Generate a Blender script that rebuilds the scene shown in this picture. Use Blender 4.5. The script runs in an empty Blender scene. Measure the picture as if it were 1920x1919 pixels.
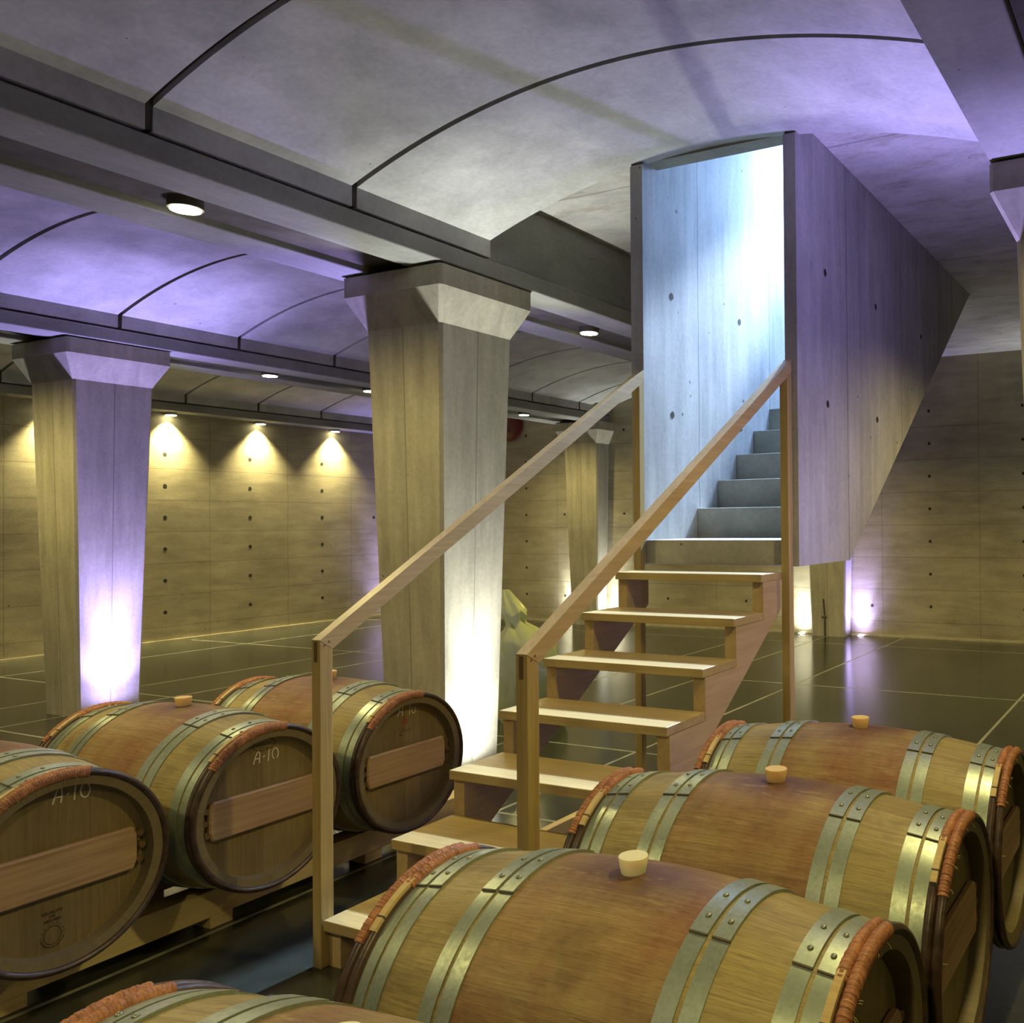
import bpy, bmesh, math, random
from mathutils import Vector, Matrix
random.seed(7)
sc = bpy.context.scene
col = sc.collection
PI = math.pi
R_ = math.radians

# ------------------------------------------------------------------ camera
F_PX, CX_PX = 1687.2037, 1440.0
YAW, PIT, ROL, CAMH = R_(25.004142), R_(0.6243228), R_(-0.5604702), 1.55

def make_camera():
    f = Vector((-math.sin(YAW)*math.cos(PIT), math.cos(YAW)*math.cos(PIT), math.sin(PIT)))
    r = Vector((math.cos(YAW), math.sin(YAW), 0))
    u = r.cross(f)
    d = -u
    c, s = math.cos(ROL), math.sin(ROL)
    r2 = r*c - d*s
    d2 = r*s + d*c
    cam = bpy.data.cameras.new('camera')
    ob = bpy.data.objects.new('camera', cam)
    col.objects.link(ob)
    m = Matrix.Identity(4)
    for i in range(3):
        m[i][0] = r2[i]; m[i][1] = -d2[i]; m[i][2] = -f[i]
    m[2][3] = CAMH
    ob.matrix_world = m
    cam.sensor_fit = 'HORIZONTAL'
    cam.sensor_width = 36.0
    cam.lens = F_PX*36.0/1920.0
    cam.shift_x = -(CX_PX-960.0)/1920.0
    cam.clip_start = 0.02
    sc.camera = ob
make_camera()

# ------------------------------------------------------------------ materials
class NT:
    def __init__(s, name):
        s.m = bpy.data.materials.new(name); s.m.use_nodes = True
        s.t = s.m.node_tree; s.t.nodes.clear()
        s.out = s.n('ShaderNodeOutputMaterial')
        s.b = s.n('ShaderNodeBsdfPrincipled')
        s.l(s.b.outputs[0], s.out.inputs[0])
    def n(s, k, **kw):
        x = s.t.nodes.new(k)
        for a, v in kw.items(): setattr(x, a, v)
        return x
    def l(s, a, b): s.t.links.new(a, b)
    def setv(s, sock, v):
        if hasattr(v, 'is_linked') or hasattr(v, 'links'): s.l(v, sock)
        else: sock.default_value = v
    def math(s, op, a, b=0.0, c=None, clamp=False):
        x = s.n('ShaderNodeMath', operation=op); x.use_clamp = clamp
        s.setv(x.inputs[0], a); s.setv(x.inputs[1], b)
        if c is not None: s.setv(x.inputs[2], c)
        return x.outputs[0]
    def mix(s, fac, a, b):
        x = s.n('ShaderNodeMix', data_type='RGBA')
        s.setv(x.inputs[0], fac)
        for sock, v in ((x.inputs[6], a), (x.inputs[7], b)):
            if isinstance(v, tuple): sock.default_value = (*v[:3], 1)
            else: s.l(v, sock)
        return x.outputs[2]
    def coord(s, which='Object'):
        return s.n('ShaderNodeTexCoord').outputs[which]
    def mapping(s, v, scale=(1, 1, 1), loc=(0, 0, 0)):
        x = s.n('ShaderNodeMapping')
        x.inputs['Scale'].default_value = scale; x.inputs['Location'].default_value = loc
        s.l(v, x.inputs[0]); return x.outputs[0]
    def noise(s, v, scale, detail=4, rough=.55, dist=0.0):
        x = s.n('ShaderNodeTexNoise')
        x.inputs['Scale'].default_value = scale; x.inputs['Detail'].default_value = detail
        x.inputs['Roughness'].default_value = rough; x.inputs['Distortion'].default_value = dist
        s.l(v, x.inputs['Vector']); return x.outputs['Fac']
    def ramp(s, f, stops):
        x = s.n('ShaderNodeValToRGB'); e = x.color_ramp.elements
        while len(e) < len(stops): e.new(.5)
        for k, (p, c) in enumerate(stops):
            e[k].position = p
            e[k].color = (c, c, c, 1) if not isinstance(c, tuple) else (*c, 1)
        s.l(f, x.inputs[0]); return x.outputs[0]
    def maprange(s, v, a, b, c=0., d=1.):
        x = s.n('ShaderNodeMapRange'); x.clamp = True
        s.l(v, x.inputs[0])
        for i, k in enumerate((a, b, c, d)): x.inputs[i+1].default_value = k
        return x.outputs[0]
    def bump(s, h, strength=.3, dist=.01):
        x = s.n('ShaderNodeBump'); x.inputs['Strength'].default_value = strength
        x.inputs['Distance'].default_value = dist
        s.l(h, x.inputs['Height']); s.l(x.outputs[0], s.b.inputs['Normal'])
    def set(s, **kw):
        for k, v in kw.items():
            sock = s.b.inputs[k]
            if isinstance(v, tuple) and len(v) == 3: sock.default_value = (*v, 1)
            else: s.setv(sock, v)

def lines(nt, comp, positions, width):
    """mask that is 1 on thin lines where the coordinate equals one of the positions"""
    acc = None
    for p in positions:
        d = nt.math('ABSOLUTE', nt.math('SUBTRACT', comp, p))
        m = nt.math('LESS_THAN', d, width)
        acc = m if acc is None else nt.math('MAXIMUM', acc, m)
    return acc

def concrete(name, base=(.42, .41, .37), streak=None, hl=None, vl=None, vaxis=1, lw=.006, pores=.5, stain=0.0, rough=.75, line_dark=.35):
    """cast concrete: cloudy tone, pin holes, optional board joints (hl: heights, vl: joints along an axis)"""
    nt = NT(name)
    v = nt.coord('Object')
    n1 = nt.noise(v, 1.1, 5, .6)
    sv = nt.mapping(v, streak) if streak else v
    n2 = nt.noise(sv, 3.2, 6, .62, .3)
    n3 = nt.noise(v, 38, 3, .6)
    tone = nt.math('ADD', nt.math('MULTIPLY', n1, .5), nt.math('MULTIPLY', n2, .5))
    tone = nt.maprange(tone, .3, .7, .56, 1.24)
    tone = nt.math('MULTIPLY', tone, nt.maprange(n3, .3, .7, .92, 1.07))
    vor = nt.n('ShaderNodeTexVoronoi'); vor.inputs['Scale'].default_value = 9.0
    nt.l(v, vor.inputs['Vector'])
    pr = nt.noise(v, 6.0, 2)
    hole = nt.math('LESS_THAN', vor.outputs['Distance'], nt.math('MULTIPLY', nt.maprange(pr, .5, .75), 0.11*pores*2))
    tone = nt.math('MULTIPLY', tone, nt.math('SUBTRACT', 1.0, nt.math('MULTIPLY', hole, .6)))
    mask = None
    if hl or vl:
        sep = nt.n('ShaderNodeSeparateXYZ'); nt.l(v, sep.inputs[0])
        wob = nt.math('MULTIPLY', nt.math('SUBTRACT', nt.noise(v, 2.5, 2), .5), .02)
        if hl: mask = lines(nt, nt.math('ADD', sep.outputs[2], wob), hl, lw)
        if vl:
            m2 = lines(nt, nt.math('ADD', sep.outputs[vaxis], wob), vl, lw)
            mask = m2 if mask is None else nt.math('MAXIMUM', mask, m2)
        tone = nt.math('MULTIPLY', tone, nt.math('SUBTRACT', 1.0, nt.math('MULTIPLY', mask, line_dark)))
    cm = nt.n('ShaderNodeMix', data_type='RGBA', blend_type='MULTIPLY')
    cm.inputs[0].default_value = 1
    cm.inputs[6].default_value = (*base, 1)
    nt.l(tone, cm.inputs[7])
    c = cm.outputs[2]
    if stain:
        ns = nt.noise(nt.mapping(v, (1.0, 2.2, 1)), 2.4, 9, .72)
        c = nt.mix(nt.math('MULTIPLY', nt.maprange(ns, .52, .66), stain), c, (.17, .125, .06))
    nt.l(c, nt.b.inputs['Base Color'])
    nt.set(Roughness=rough)
    nt.b.inputs['Specular IOR Level'].default_value = .25
    h = nt.math('ADD', nt.math('MULTIPLY', n3, .25), nt.math('MULTIPLY', n2, .4))
    if mask is not None: h = nt.math('SUBTRACT', h, nt.math('MULTIPLY', mask, .8))
    h = nt.math('SUBTRACT', h, nt.math('MULTIPLY', hole, .8))
    nt.bump(h, .25, .008)
    return nt.m

def wood(name, base, dark, axis=0, scale=1.0, rough=.45, contrast=1.0, coat=0.0):
    nt = NT(name)
    v = nt.coord('Object')
    info = nt.n('ShaderNodeObjectInfo')
    off = nt.n('ShaderNodeVectorMath', operation='SCALE')
    nt.l(info.outputs['Location'], off.inputs[0]); off.inputs['Scale'].default_value = 3.7
    cmb = nt.n('ShaderNodeVectorMath', operation='ADD'); nt.l(v, cmb.inputs[0]); nt.l(off.outputs[0], cmb.inputs[1])
    rnd = nt.n('ShaderNodeVectorMath', operation='ADD'); nt.l(cmb.outputs[0], rnd.inputs[0])
    sc3 = nt.math('MULTIPLY', info.outputs['Random'], 13.0)
    cx = nt.n('ShaderNodeCombineXYZ')
    for i in range(3): nt.l(sc3, cx.inputs[i])
    nt.l(cx.outputs[0], rnd.inputs[1])
    s = [14*scale]*3; s[axis] = .9*scale
    n1 = nt.noise(nt.mapping(rnd.outputs[0], tuple(s)), 1.6, 6, .62, .8)
    s2 = [90*scale]*3; s2[axis] = 2.5*scale
    n2 = nt.noise(nt.mapping(rnd.outputs[0], tuple(s2)), 1.3, 3, .6)
    n3 = nt.noise(rnd.outputs[0], 2.2, 3)
    f = nt.math('ADD', nt.math('MULTIPLY', n1, .55*contrast), nt.math('MULTIPLY', n2, .45*contrast))
    f = nt.math('ADD', f, nt.math('MULTIPLY', n3, .25))
    f = nt.maprange(f, .38*contrast+.1, .78*contrast+.1)
    c = nt.mix(f, dark, base)
    nt.l(c, nt.b.inputs['Base Color'])
    nt.set(Roughness=rough)
    nt.b.inputs['Specular IOR Level'].default_value = .4
    nt.b.inputs['Coat Weight'].default_value = coat
    nt.b.inputs['Coat Roughness'].default_value = .25
    nt.bump(n2, .15, .003)
    return nt.m

def plain(name, color, rough=.5, metal=0.0, var=0.0, vs=8, bump=0.0, spec=.4):
    nt = NT(name)
    nt.set(Roughness=rough, Metallic=metal)
    nt.b.inputs['Specular IOR Level'].default_value = spec
    if var:
        v = nt.coord('Object')
        n = nt.noise(v, vs, 5, .6)
        c = nt.mix(nt.maprange(n, .3, .7), tuple(x*(1-var) for x in color), tuple(min(1, x*(1+var*.6)) for x in color))
        nt.l(c, nt.b.inputs['Base Color'])
        if bump: nt.bump(n, bump, .004)
    else:
        nt.set(**{'Base Color': color})
    return nt.m

def emissive(name, color, strength):
    nt = NT(name)
    nt.set(**{'Base Color': (.8, .8, .8), 'Emission Color': color})
    nt.b.inputs['Emission Strength'].default_value = strength
    return nt.m

ZB = [0.21+.425*i for i in range(7)]
M = {}
M['vault'] = concrete('vault_concrete', (.50, .50, .475), pores=.5, rough=.7)
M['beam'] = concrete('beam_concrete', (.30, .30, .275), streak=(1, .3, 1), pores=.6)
M['column'] = concrete('column_concrete', (.45, .425, .335), streak=(3, 3, .35), vl=None, pores=.6)
M['wall_l'] = concrete('side_wall_concrete', (.40, .355, .225), streak=(1, .5, 2.5), hl=ZB, vl=[6.92-1.21*2, 6.92-1.21, 6.92, 8.14, 9.35, 10.5], vaxis=1, lw=.005, line_dark=.3)
M['wall_b'] = concrete('end_wall_concrete', (.41, .37, .25), streak=(.5, 1, 2.5), hl=ZB, vl=[-9.05, -7.4, -6.2, -5.0, -3.69, -2.4, -1.2], vaxis=0, lw=.005, line_dark=.3)
M['well'] = concrete('stairwell_concrete', (.47, .47, .46), streak=(3, 3, .35), vl=[4.92, 5.98, 7.1, 8.2], vaxis=1, lw=.0045, pores=.7, line_dark=.5)
M['well_out'] = concrete('stairwell_outer_concrete', (.45, .44, .43), streak=(3, 3, .35), vl=[5.05, 6.17, 7.24], vaxis=1, lw=.0045, pores=.7, line_dark=.55)
M['slab'] = concrete('slab_concrete', (.46, .45, .42), streak=(.7, 1.6, 1), vl=[4.74, 7.23, 8.6, 10.9], vaxis=1, lw=.008, stain=.4, line_dark=.4)
M['step'] = concrete('step_concrete', (.37, .355, .29), pores=.8)
M['dark'] = plain('dark_mortar', (.085, .07, .05), .9, var=.3)
M['slot'] = plain('dark_slot_board', (.10, .09, .07), .85, var=.3)
M['hole'] = plain('tie_hole_shade', (.03, .028, .022), .9)  # shade inside the tie holes put into the colour of flat discs

def floor_mat():
    nt = NT('polished_dark_floor')
    v = nt.coord('Object')
    sep = nt.n('ShaderNodeSeparateXYZ'); nt.l(v, sep.inputs[0])
    mx = lines(nt, sep.outputs[0], [-1.33, -3.40, -4.41, -5.33, -8.42, -9.29, -11.3], .011)
    my = lines(nt, sep.outputs[1], [-.45, 3.78, 5.14, 7.87, 10.64], .011)
    m = nt.math('MAXIMUM', mx, my)
    nl = nt.noise(v, 9, 3)
    m = nt.math('MULTIPLY', m, nt.maprange(nl, .25, .6, .35, 1))
    n1 = nt.noise(v, 1.3, 6, .65, .5)
    n2 = nt.noise(v, 7, 5, .7)
    n3 = nt.noise(nt.mapping(v, (2, 9, 1)), 5, 4, .7)
    f = nt.math('ADD', nt.math('MULTIPLY', n1, .6), nt.math('MULTIPLY', n2, .4))
    c = nt.mix(nt.maprange(f, .35, .68), (.026, .028, .022), (.052, .055, .042))
    c = nt.mix(nt.maprange(n3, .62, .78, 0, .35), c, (.11, .11, .09))
    c = nt.mix(m, c, (.36, .36, .26))
    nt.l(c, nt.b.inputs['Base Color'])
    r = nt.maprange(f, .3, .7, .12, .20)
    r = nt.math('ADD', r, nt.math('MULTIPLY', m, .3))
    nt.l(r, nt.b.inputs['Roughness'])
    nt.b.inputs['Specular IOR Level'].default_value = .55
    nt.bump(nt.noise(v, 9, 2), .012, .003)
    return nt.m
M['floor'] = floor_mat()

M['oak_x'] = wood('stair_beech_treads', (.50, .385, .175), (.33, .235, .09), 0, .8, .36, .9, .25)
M['oak_y'] = wood('stair_beech_strings', (.51, .385, .20), (.36, .255, .12), 1, .8, .42, .9, .1)
M['oak_z'] = wood('stair_beech_posts', (.47, .355, .145), (.31, .215, .075), 2, .8, .42, .9, .1)
M['plug'] = plain('dark_end_grain', (.13, .075, .03), .6, var=.3, vs=40)
M['rail'] = wood('pale_softwood', (.78, .64, .35), (.58, .44, .21), 1, .7, .6, .9)
M['galv'] = None
def galv():
    nt = NT('galvanised_hoop')
    v = nt.coord('Object')
    vor = nt.n('ShaderNodeTexVoronoi'); vor.inputs['Scale'].default_value = 130
    nt.l(v, vor.inputs['Vector'])
    n = nt.noise(v, 9, 5, .65)
    nf = nt.noise(v, 85, 4, .7)
    f = nt.math('ADD', nt.math('ADD', nt.math('MULTIPLY', vor.outputs['Color'], .12), nt.math('MULTIPLY', nf, .4)), nt.math('MULTIPLY', n, .48))
    c = nt.mix(nt.maprange(f, .36, .66), (.25, .295, .245), (.40, .46, .39))
    nt.l(c, nt.b.inputs['Base Color'])
    nt.set(Metallic=.55)
    nt.l(nt.maprange(f, .3, .7, .46, .32), nt.b.inputs['Roughness'])
    nt.bump(n, .08, .002)
    return nt.m
M['galv'] = galv()
M['rivet'] = plain('steel_rivet', (.30, .32, .25), .38, .8, var=.2, vs=60)
M['edge'] = plain('dark_edge', (.09, .075, .05), .8)  # dark brown for the hoop lap ends and binding cords
M['bark'] = plain('chestnut_bark', (.062, .034, .022), .38, var=.65, vs=26, bump=.5, spec=.5)
M['wicker'] = None
def wicker():
    nt = NT('orange_wicker')
    v = nt.coord('Object')
    n = nt.noise(v, 30, 5, .7)
    n2 = nt.noise(nt.mapping(v, (.15, 1, 1)), 190, 2, .6)
    c = nt.mix(nt.maprange(n, .3, .7), (.23, .078, .032), (.50, .215, .095))
    c = nt.mix(nt.maprange(n2, .48, .68, 0, .75), c, (.13, .055, .025))
    nt.l(c, nt.b.inputs['Base Color'])
    nt.set(Roughness=.55)
    nt.bump(n2, .25, .002)
    return nt.m
M['wicker'] = wicker()
M['splint'] = wood('pale_split_wood', (.66, .53, .28), (.46, .33, .14), 0, 2.0, .6)
M['bung'] = None
def bungm():
    nt = NT('silicone_bung')
    nt.set(**{'Base Color': (.82, .77, .55)}, Roughness=.4)
    nt.b.inputs['Subsurface Weight'].default_value = .5
    nt.b.inputs['Subsurface Radius'].default_value = (.03, .015, .006)
    nt.b.inputs['Subsurface Scale'].default_value = 1.0
    return nt.m
M['bung'] = bungm()
M['bung_amber'] = bungm()
M['bung_amber'].name = 'amber_bung'
M['bung_amber'].node_tree.nodes['Principled BSDF'].inputs['Base Color'].default_value = (.72, .52, .25, 1)
M['chalk'] = plain('chalk_mark', (.62, .60, .50), .9)
M['brand'] = plain('burnt_mark', (.045, .03, .018), .8)
M['redink'] = plain('red_ink_mark', (.30, .05, .03), .8)

def stave_mat():
    nt = NT('oak_staves')
    v = nt.coord('Object')
    sep = nt.n('ShaderNodeSeparateXYZ'); nt.l(v, sep.inputs[0])
    X = sep.outputs[0]
    ang = nt.math('ARCTAN2', sep.outputs[1], nt.math('SUBTRACT', sep.outputs[2], .3425))
    info = nt.n('ShaderNodeObjectInfo')
    seed = nt.math('MULTIPLY', info.outputs['Random'], 37.0)
    # stave index
    u = nt.math('MULTIPLY', nt.math('ADD', ang, nt.math('MULTIPLY', nt.math('SINE', nt.math('MULTIPLY', ang, 5.0)), .05)), 28/(2*PI))
    fr = nt.math('FRACT', nt.math('ADD', u, 50.0))
    idx = nt.math('FLOOR', nt.math('ADD', u, 50.0))
    wn = nt.n('ShaderNodeTexWhiteNoise', noise_dimensions='2D')
    cx = nt.n('ShaderNodeCombineXYZ'); nt.l(idx, cx.inputs[0]); nt.l(seed, cx.inputs[1]); nt.l(cx.outputs[0], wn.inputs['Vector'])
    tone = wn.outputs['Value']
    edge = nt.math('LESS_THAN', nt.math('MINIMUM', fr, nt.math('SUBTRACT', 1.0, fr)), .012)
    # grain along X, wrapped on the angle
    gv = nt.n('ShaderNodeCombineXYZ')
    nt.l(nt.math('MULTIPLY', X, 1.6), gv.inputs[0]); nt.l(nt.math('ADD', nt.math('MULTIPLY', ang, 11.0), seed), gv.inputs[1]); nt.l(tone, gv.inputs[2])
    g1 = nt.noise(gv.outputs[0], 2.2, 6, .65, .7)
    gf = nt.n('ShaderNodeCombineXYZ')
    nt.l(nt.math('MULTIPLY', X, 7.0), gf.inputs[0]); nt.l(nt.math('ADD', nt.math('MULTIPLY', ang, 60.0), seed), gf.inputs[1])
    g2 = nt.noise(gf.outputs[0], 1.5, 3, .6)
    so = nt.n('ShaderNodeVectorMath', operation='ADD'); nt.l(v, so.inputs[0])
    cs = nt.n('ShaderNodeCombineXYZ')
    for i in range(3): nt.l(seed, cs.inputs[i])
    nt.l(cs.outputs[0], so.inputs[1])
    f = nt.math('ADD', nt.math('ADD', nt.math('MULTIPLY', g1, .46), nt.math('MULTIPLY', g2, .44)), nt.math('MULTIPLY', tone, .10))
    tan = nt.mix(nt.maprange(f, .32, .66), (.17, .127, .047), (.40, .325, .138))
    # wine stain between the two middle hoop pairs
    ns = nt.noise(nt.mapping(so.outputs[0], (2.2, 1, 1)), 3.0, 7, .66)
    ax = nt.math('ABSOLUTE', X)
    band = nt.maprange(ax, .16, .235, 1, 0)
    st = nt.math('MULTIPLY', nt.math('LESS_THAN', ax, .24), nt.maprange(ns, .36, .64, 1.0, .30))
    red = nt.mix(nt.maprange(f, .3, .7), (.135, .058, .028), (.31, .155, .075))
    c = nt.mix(st, tan, red)
    # dark spill round the bung
    dx = nt.math('MULTIPLY', X, X)
    dy = nt.math('MULTIPLY', sep.outputs[1], sep.outputs[1])
    d = nt.math('SQRT', nt.math('ADD', nt.math('MULTIPLY', dx, .55), nt.math('MULTIPLY', dy, 1.5)))
    d = nt.math('ADD', d, nt.math('MULTIPLY', nt.math('SUBTRACT', ns, .5), .12))
    spill = nt.math('MULTIPLY', nt.maprange(d, .03, .17, .85, 0), nt.math('GREATER_THAN', sep.outputs[2], .4))
    c = nt.mix(spill, c, (.085, .030, .035))
    fk = nt.n('ShaderNodeCombineXYZ')
    nt.l(nt.math('MULTIPLY', X, 26.0), fk.inputs[0]); nt.l(nt.math('ADD', nt.math('MULTIPLY', ang, 75.0), seed), fk.inputs[1])
    fl = nt.noise(fk.outputs[0], 1.0, 4, .65)
    c = nt.mix(nt.maprange(fl, .56, .72, 0, .55), c, (.10, .06, .025))
    c = nt.mix(nt.maprange(fl, .42, .28, 0, .35), c, (.46, .36, .17))
    # scuffs
    sk = nt.noise(nt.mapping(so.outputs[0], (3, 14, 14)), 3, 5, .7)
    c = nt.mix(nt.maprange(sk, .57, .70, 0, .6), c, (.40, .29, .14))
    nk = nt.noise(so.outputs[0], 7, 3, .6)
    c = nt.mix(nt.maprange(nk, .55, .75, 0, .6), c, (.12, .075, .035))
    c = nt.mix(nt.math('MULTIPLY', nt.math('GREATER_THAN', ax, .484), .75), c, (.13, .10, .06))  # darker chime ends: shade at the rim put into the colour
    c = nt.mix(nt.math('MULTIPLY', edge, .25), c, (.09, .05, .02))
    nt.l(c, nt.b.inputs['Base Color'])
    nt.set(Roughness=.5)
    nt.b.inputs['Specular IOR Level'].default_value = .35
    h = nt.math('SUBTRACT', nt.math('MULTIPLY', g2, .3), nt.math('MULTIPLY', edge, 1.0))
    nt.bump(h, .2, .003)
    return nt.m
M['stave'] = stave_mat()

def head_mat():
    nt = NT('oak_barrel_head')
    v = nt.coord('Object')
    sep = nt.n('ShaderNodeSeparateXYZ'); nt.l(v, sep.inputs[0])
    info = nt.n('ShaderNodeObjectInfo'); seed = nt.math('MULTIPLY', info.outputs['Random'], 29.0)
    u = nt.math('MULTIPLY', sep.outputs[1], 11.0)
    idx = nt.math('FLOOR', u); fr = nt.math('FRACT', nt.math('ADD', u, 20.0))
    wn = nt.n('ShaderNodeTexWhiteNoise', noise_dimensions='2D')
    cx = nt.n('ShaderNodeCombineXYZ'); nt.l(idx, cx.inputs[0]); nt.l(seed, cx.inputs[1]); nt.l(cx.outputs[0], wn.inputs['Vector'])
    so = nt.n('ShaderNodeVectorMath', operation='ADD'); nt.l(v, so.inputs[0])
    cs = nt.n('ShaderNodeCombineXYZ')
    for i in range(3): nt.l(seed, cs.inputs[i])
    nt.l(cs.outputs[0], so.inputs[1])
    g = nt.noise(nt.mapping(so.outputs[0], (1, 60, 3)), 1.5, 5, .65, .4)
    n = nt.noise(so.outputs[0], 4, 5, .6)
    f = nt.math('ADD', nt.math('ADD', nt.math('MULTIPLY', g, .4), nt.math('MULTIPLY', wn.outputs['Value'], .14)), nt.math('MULTIPLY', n, .46))
    c = nt.mix(nt.maprange(f, .3, .7), (.105, .073, .029), (.25, .185, .08))
    edge = nt.math('LESS_THAN', nt.math('MINIMUM', fr, nt.math('SUBTRACT', 1.0, fr)), .02)
    c = nt.mix(nt.math('MULTIPLY', edge, .22), c, (.07, .04, .02))
    nt.l(c, nt.b.inputs['Base Color'])
    nt.set(Roughness=.6)
    nt.bump(g, .15, .003)
    return nt.m
M['head'] = head_mat()
M['cross'] = wood('pine_crossbar', (.50, .35, .185), (.27, .155, .08), 1, .8, .55, 1.0)
M['film'] = None
def film():
    nt = NT('plastic_film')
    v = nt.coord('Object'); n = nt.noise(v, 5, 4)
    c = nt.mix(n, (.50, .55, .20), (.70, .75, .38))
    nt.l(c, nt.b.inputs['Base Color'])
    nt.set(Roughness=.18)
    nt.b.inputs['Transmission Weight'].default_value = .35
    nt.b.inputs['IOR'].default_value = 1.12
    nt.b.inputs['Specular IOR Level'].default_value = .8
    return nt.m
M['film'] = film()
M['disc'] = plain('dark_red_enamel', (.09, .012, .012), .35)
M['steel'] = plain('brushed_steel_trim', (.45, .45, .42), .35, .9)
WARM = (1.0, .82, .30)
M['lamp'] = emissive('warm_lamp', (1.0, .93, .62), 22)
M['led_white'] = emissive('white_led', (1, .98, .9), 30)
M['led_purple'] = emissive('purple_led', (.62, .52, 1.0), 30)

# ------------------------------------------------------------------ mesh helpers
def link_mesh(name, bm, mats, parent=None, smooth=False, bevel=0.0, seg=2, crease=38):
    bmesh.ops.recalc_face_normals(bm, faces=bm.faces)
    for e in bm.edges:
        if len(e.link_faces) == 2 and e.calc_face_angle(0) > R_(crease): e.smooth = False
    me = bpy.data.meshes.new(name)
    bm.to_mesh(me); bm.free()
    if not isinstance(mats, (list, tuple)): mats = [mats]
    for m in mats: me.materials.append(m)
    if smooth:
        for p in me.polygons: p.use_smooth = True
    ob = bpy.data.objects.new(name, me)
    col.objects.link(ob)
    if parent is not None: ob.parent = parent
    if bevel:
        b = ob.modifiers.new('bevel', 'BEVEL'); b.width = bevel; b.segments = seg
        b.limit_method = 'ANGLE'; b.angle_limit = R_(40)
    return ob

def tag(o, label, cat, group=None, kind=None):
    o['label'] = label; o['category'] = cat
    if group: o['group'] = group
    if kind: o['kind'] = kind
    return o

def empty(name, loc, label, cat, group=None, kind=None):
    o = bpy.data.objects.new(name, None); col.objects.link(o)
    o.location = loc; o.empty_display_size = .1
    return tag(o, label, cat, group, kind)

def box(bm, x0, x1, y0, y1, z0, z1, mi=0):
    vs = [bm.verts.new(p) for p in ((x0, y0, z0), (x1, y0, z0), (x1, y1, z0), (x0, y1, z0), (x0, y0, z1), (x1, y0, z1), (x1, y1, z1), (x0, y1, z1))]
    for f in ((0, 3, 2, 1), (4, 5, 6, 7), (0, 1, 5, 4), (1, 2, 6, 5), (2, 3, 7, 6), (3, 0, 4, 7)):
        bm.faces.new([vs[i] for i in f]).material_index = mi
    return vs

def boxes(*a):
    bm = bmesh.new()
    for b in a: box(bm, *b)
    return bm

def prism(bm, pts, axis, a, b, mi=0):
    """extrude a 2-D outline along an axis; axis 0: pts are (y,z), 1: (x,z), 2: (x,y)"""
    def P(p, t):
        return {0: (t, p[0], p[1]), 1: (p[0], t, p[1]), 2: (p[0], p[1], t)}[axis]
    va = [bm.verts.new(P(p, a)) for p in pts]; vb = [bm.verts.new(P(p, b)) for p in pts]
    n = len(pts)
    bm.faces.new(va).material_index = mi
    bm.faces.new(vb[::-1]).material_index = mi
    for i in range(n):
        bm.faces.new((va[i], vb[i], vb[(i+1) % n], va[(i+1) % n])).material_index = mi

def lathe_x(bm, prof, n=96, zc=0.0, closed=False, mi=0, a0=0.0, a1=2*PI, smooth=True):
    """profile (x, r) turned about the X axis through (y=0, z=zc); angle 0 = up, positive = towards -y"""
    full = abs(a1-a0-2*PI) < 1e-6
    cnt = n if full else n+1
    rings = []
    for i in range(cnt):
        a = a0+(a1-a0)*i/n
        rings.append([bm.verts.new((x, -r*math.sin(a), zc+r*math.cos(a))) for x, r in prof])
    m = len(prof)
    for i in range(n):
        A = rings[i]; B = rings[(i+1) % cnt]
        for j in range(m if closed else m-1):
            f = bm.faces.new((A[j], A[(j+1) % m], B[(j+1) % m], B[j])); f.material_index = mi; f.smooth = smooth
    if not full and closed:
        bm.faces.new(rings[0]).material_index = mi; bm.faces.new(rings[-1][::-1]).material_index = mi

def lathe_z(bm, prof, n=32, cx=0, cy=0, cz=0, mi=0, cap=True):
    rings = []
    for r, z in prof:
        rings.append([bm.verts.new((cx+r*math.cos(2*PI*i/n), cy+r*math.sin(2*PI*i/n), cz+z)) for i in range(n)])
    for j in range(len(rings)-1):
        for i in range(n):
            f = bm.faces.new((rings[j][i], rings[j][(i+1) % n], rings[j+1][(i+1) % n], rings[j+1][i]))
            f.material_index = mi; f.smooth = True
    if cap:
        bm.faces.new(rings[0][::-1]).material_index = mi; bm.faces.new(rings[-1]).material_index = mi

def tube(bm, pts, r, n=8, mi=0, flat=None):
    """tube along a polyline; flat = (axis, factor) squashes the section"""
    pts = [Vector(p) for p in pts]
    rad = r if isinstance(r, (list, tuple)) else [r]*len(pts)
    rings = []
    for i, p in enumerate(pts):
        d = (pts[min(i+1, len(pts)-1)]-pts[max(i-1, 0)]).normalized()
        ref = Vector((1, 0, 0)) if abs(d.x) < .9 else Vector((0, 1, 0))
        u = d.cross(ref).normalized(); w = d.cross(u).normalized()
        ring = []
        for k in range(n):
            o = (u*math.cos(2*PI*k/n)+w*math.sin(2*PI*k/n))*rad[i]
            if flat: o[flat[0]] *= flat[1]
            ring.append(bm.verts.new(p+o))
        rings.append(ring)
    for i in range(len(rings)-1):
        for k in range(n):
            f = bm.faces.new((rings[i][k], rings[i][(k+1) % n], rings[i+1][(k+1) % n], rings[i+1][k])); f.smooth = True; f.material_index = mi
    bm.faces.new(rings[0][::-1]).material_index = mi; bm.faces.new(rings[-1]).material_index = mi

def disc(bm, c, nrm, r, mi=0, n=14):
    nrm = Vector(nrm); u = nrm.orthogonal().normalized(); w = nrm.cross(u)
    bm.faces.new([bm.verts.new(Vector(c)+(u*math.cos(2*PI*i/n)+w*math.sin(2*PI*i/n))*r) for i in range(n)]).material_index = mi

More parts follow.
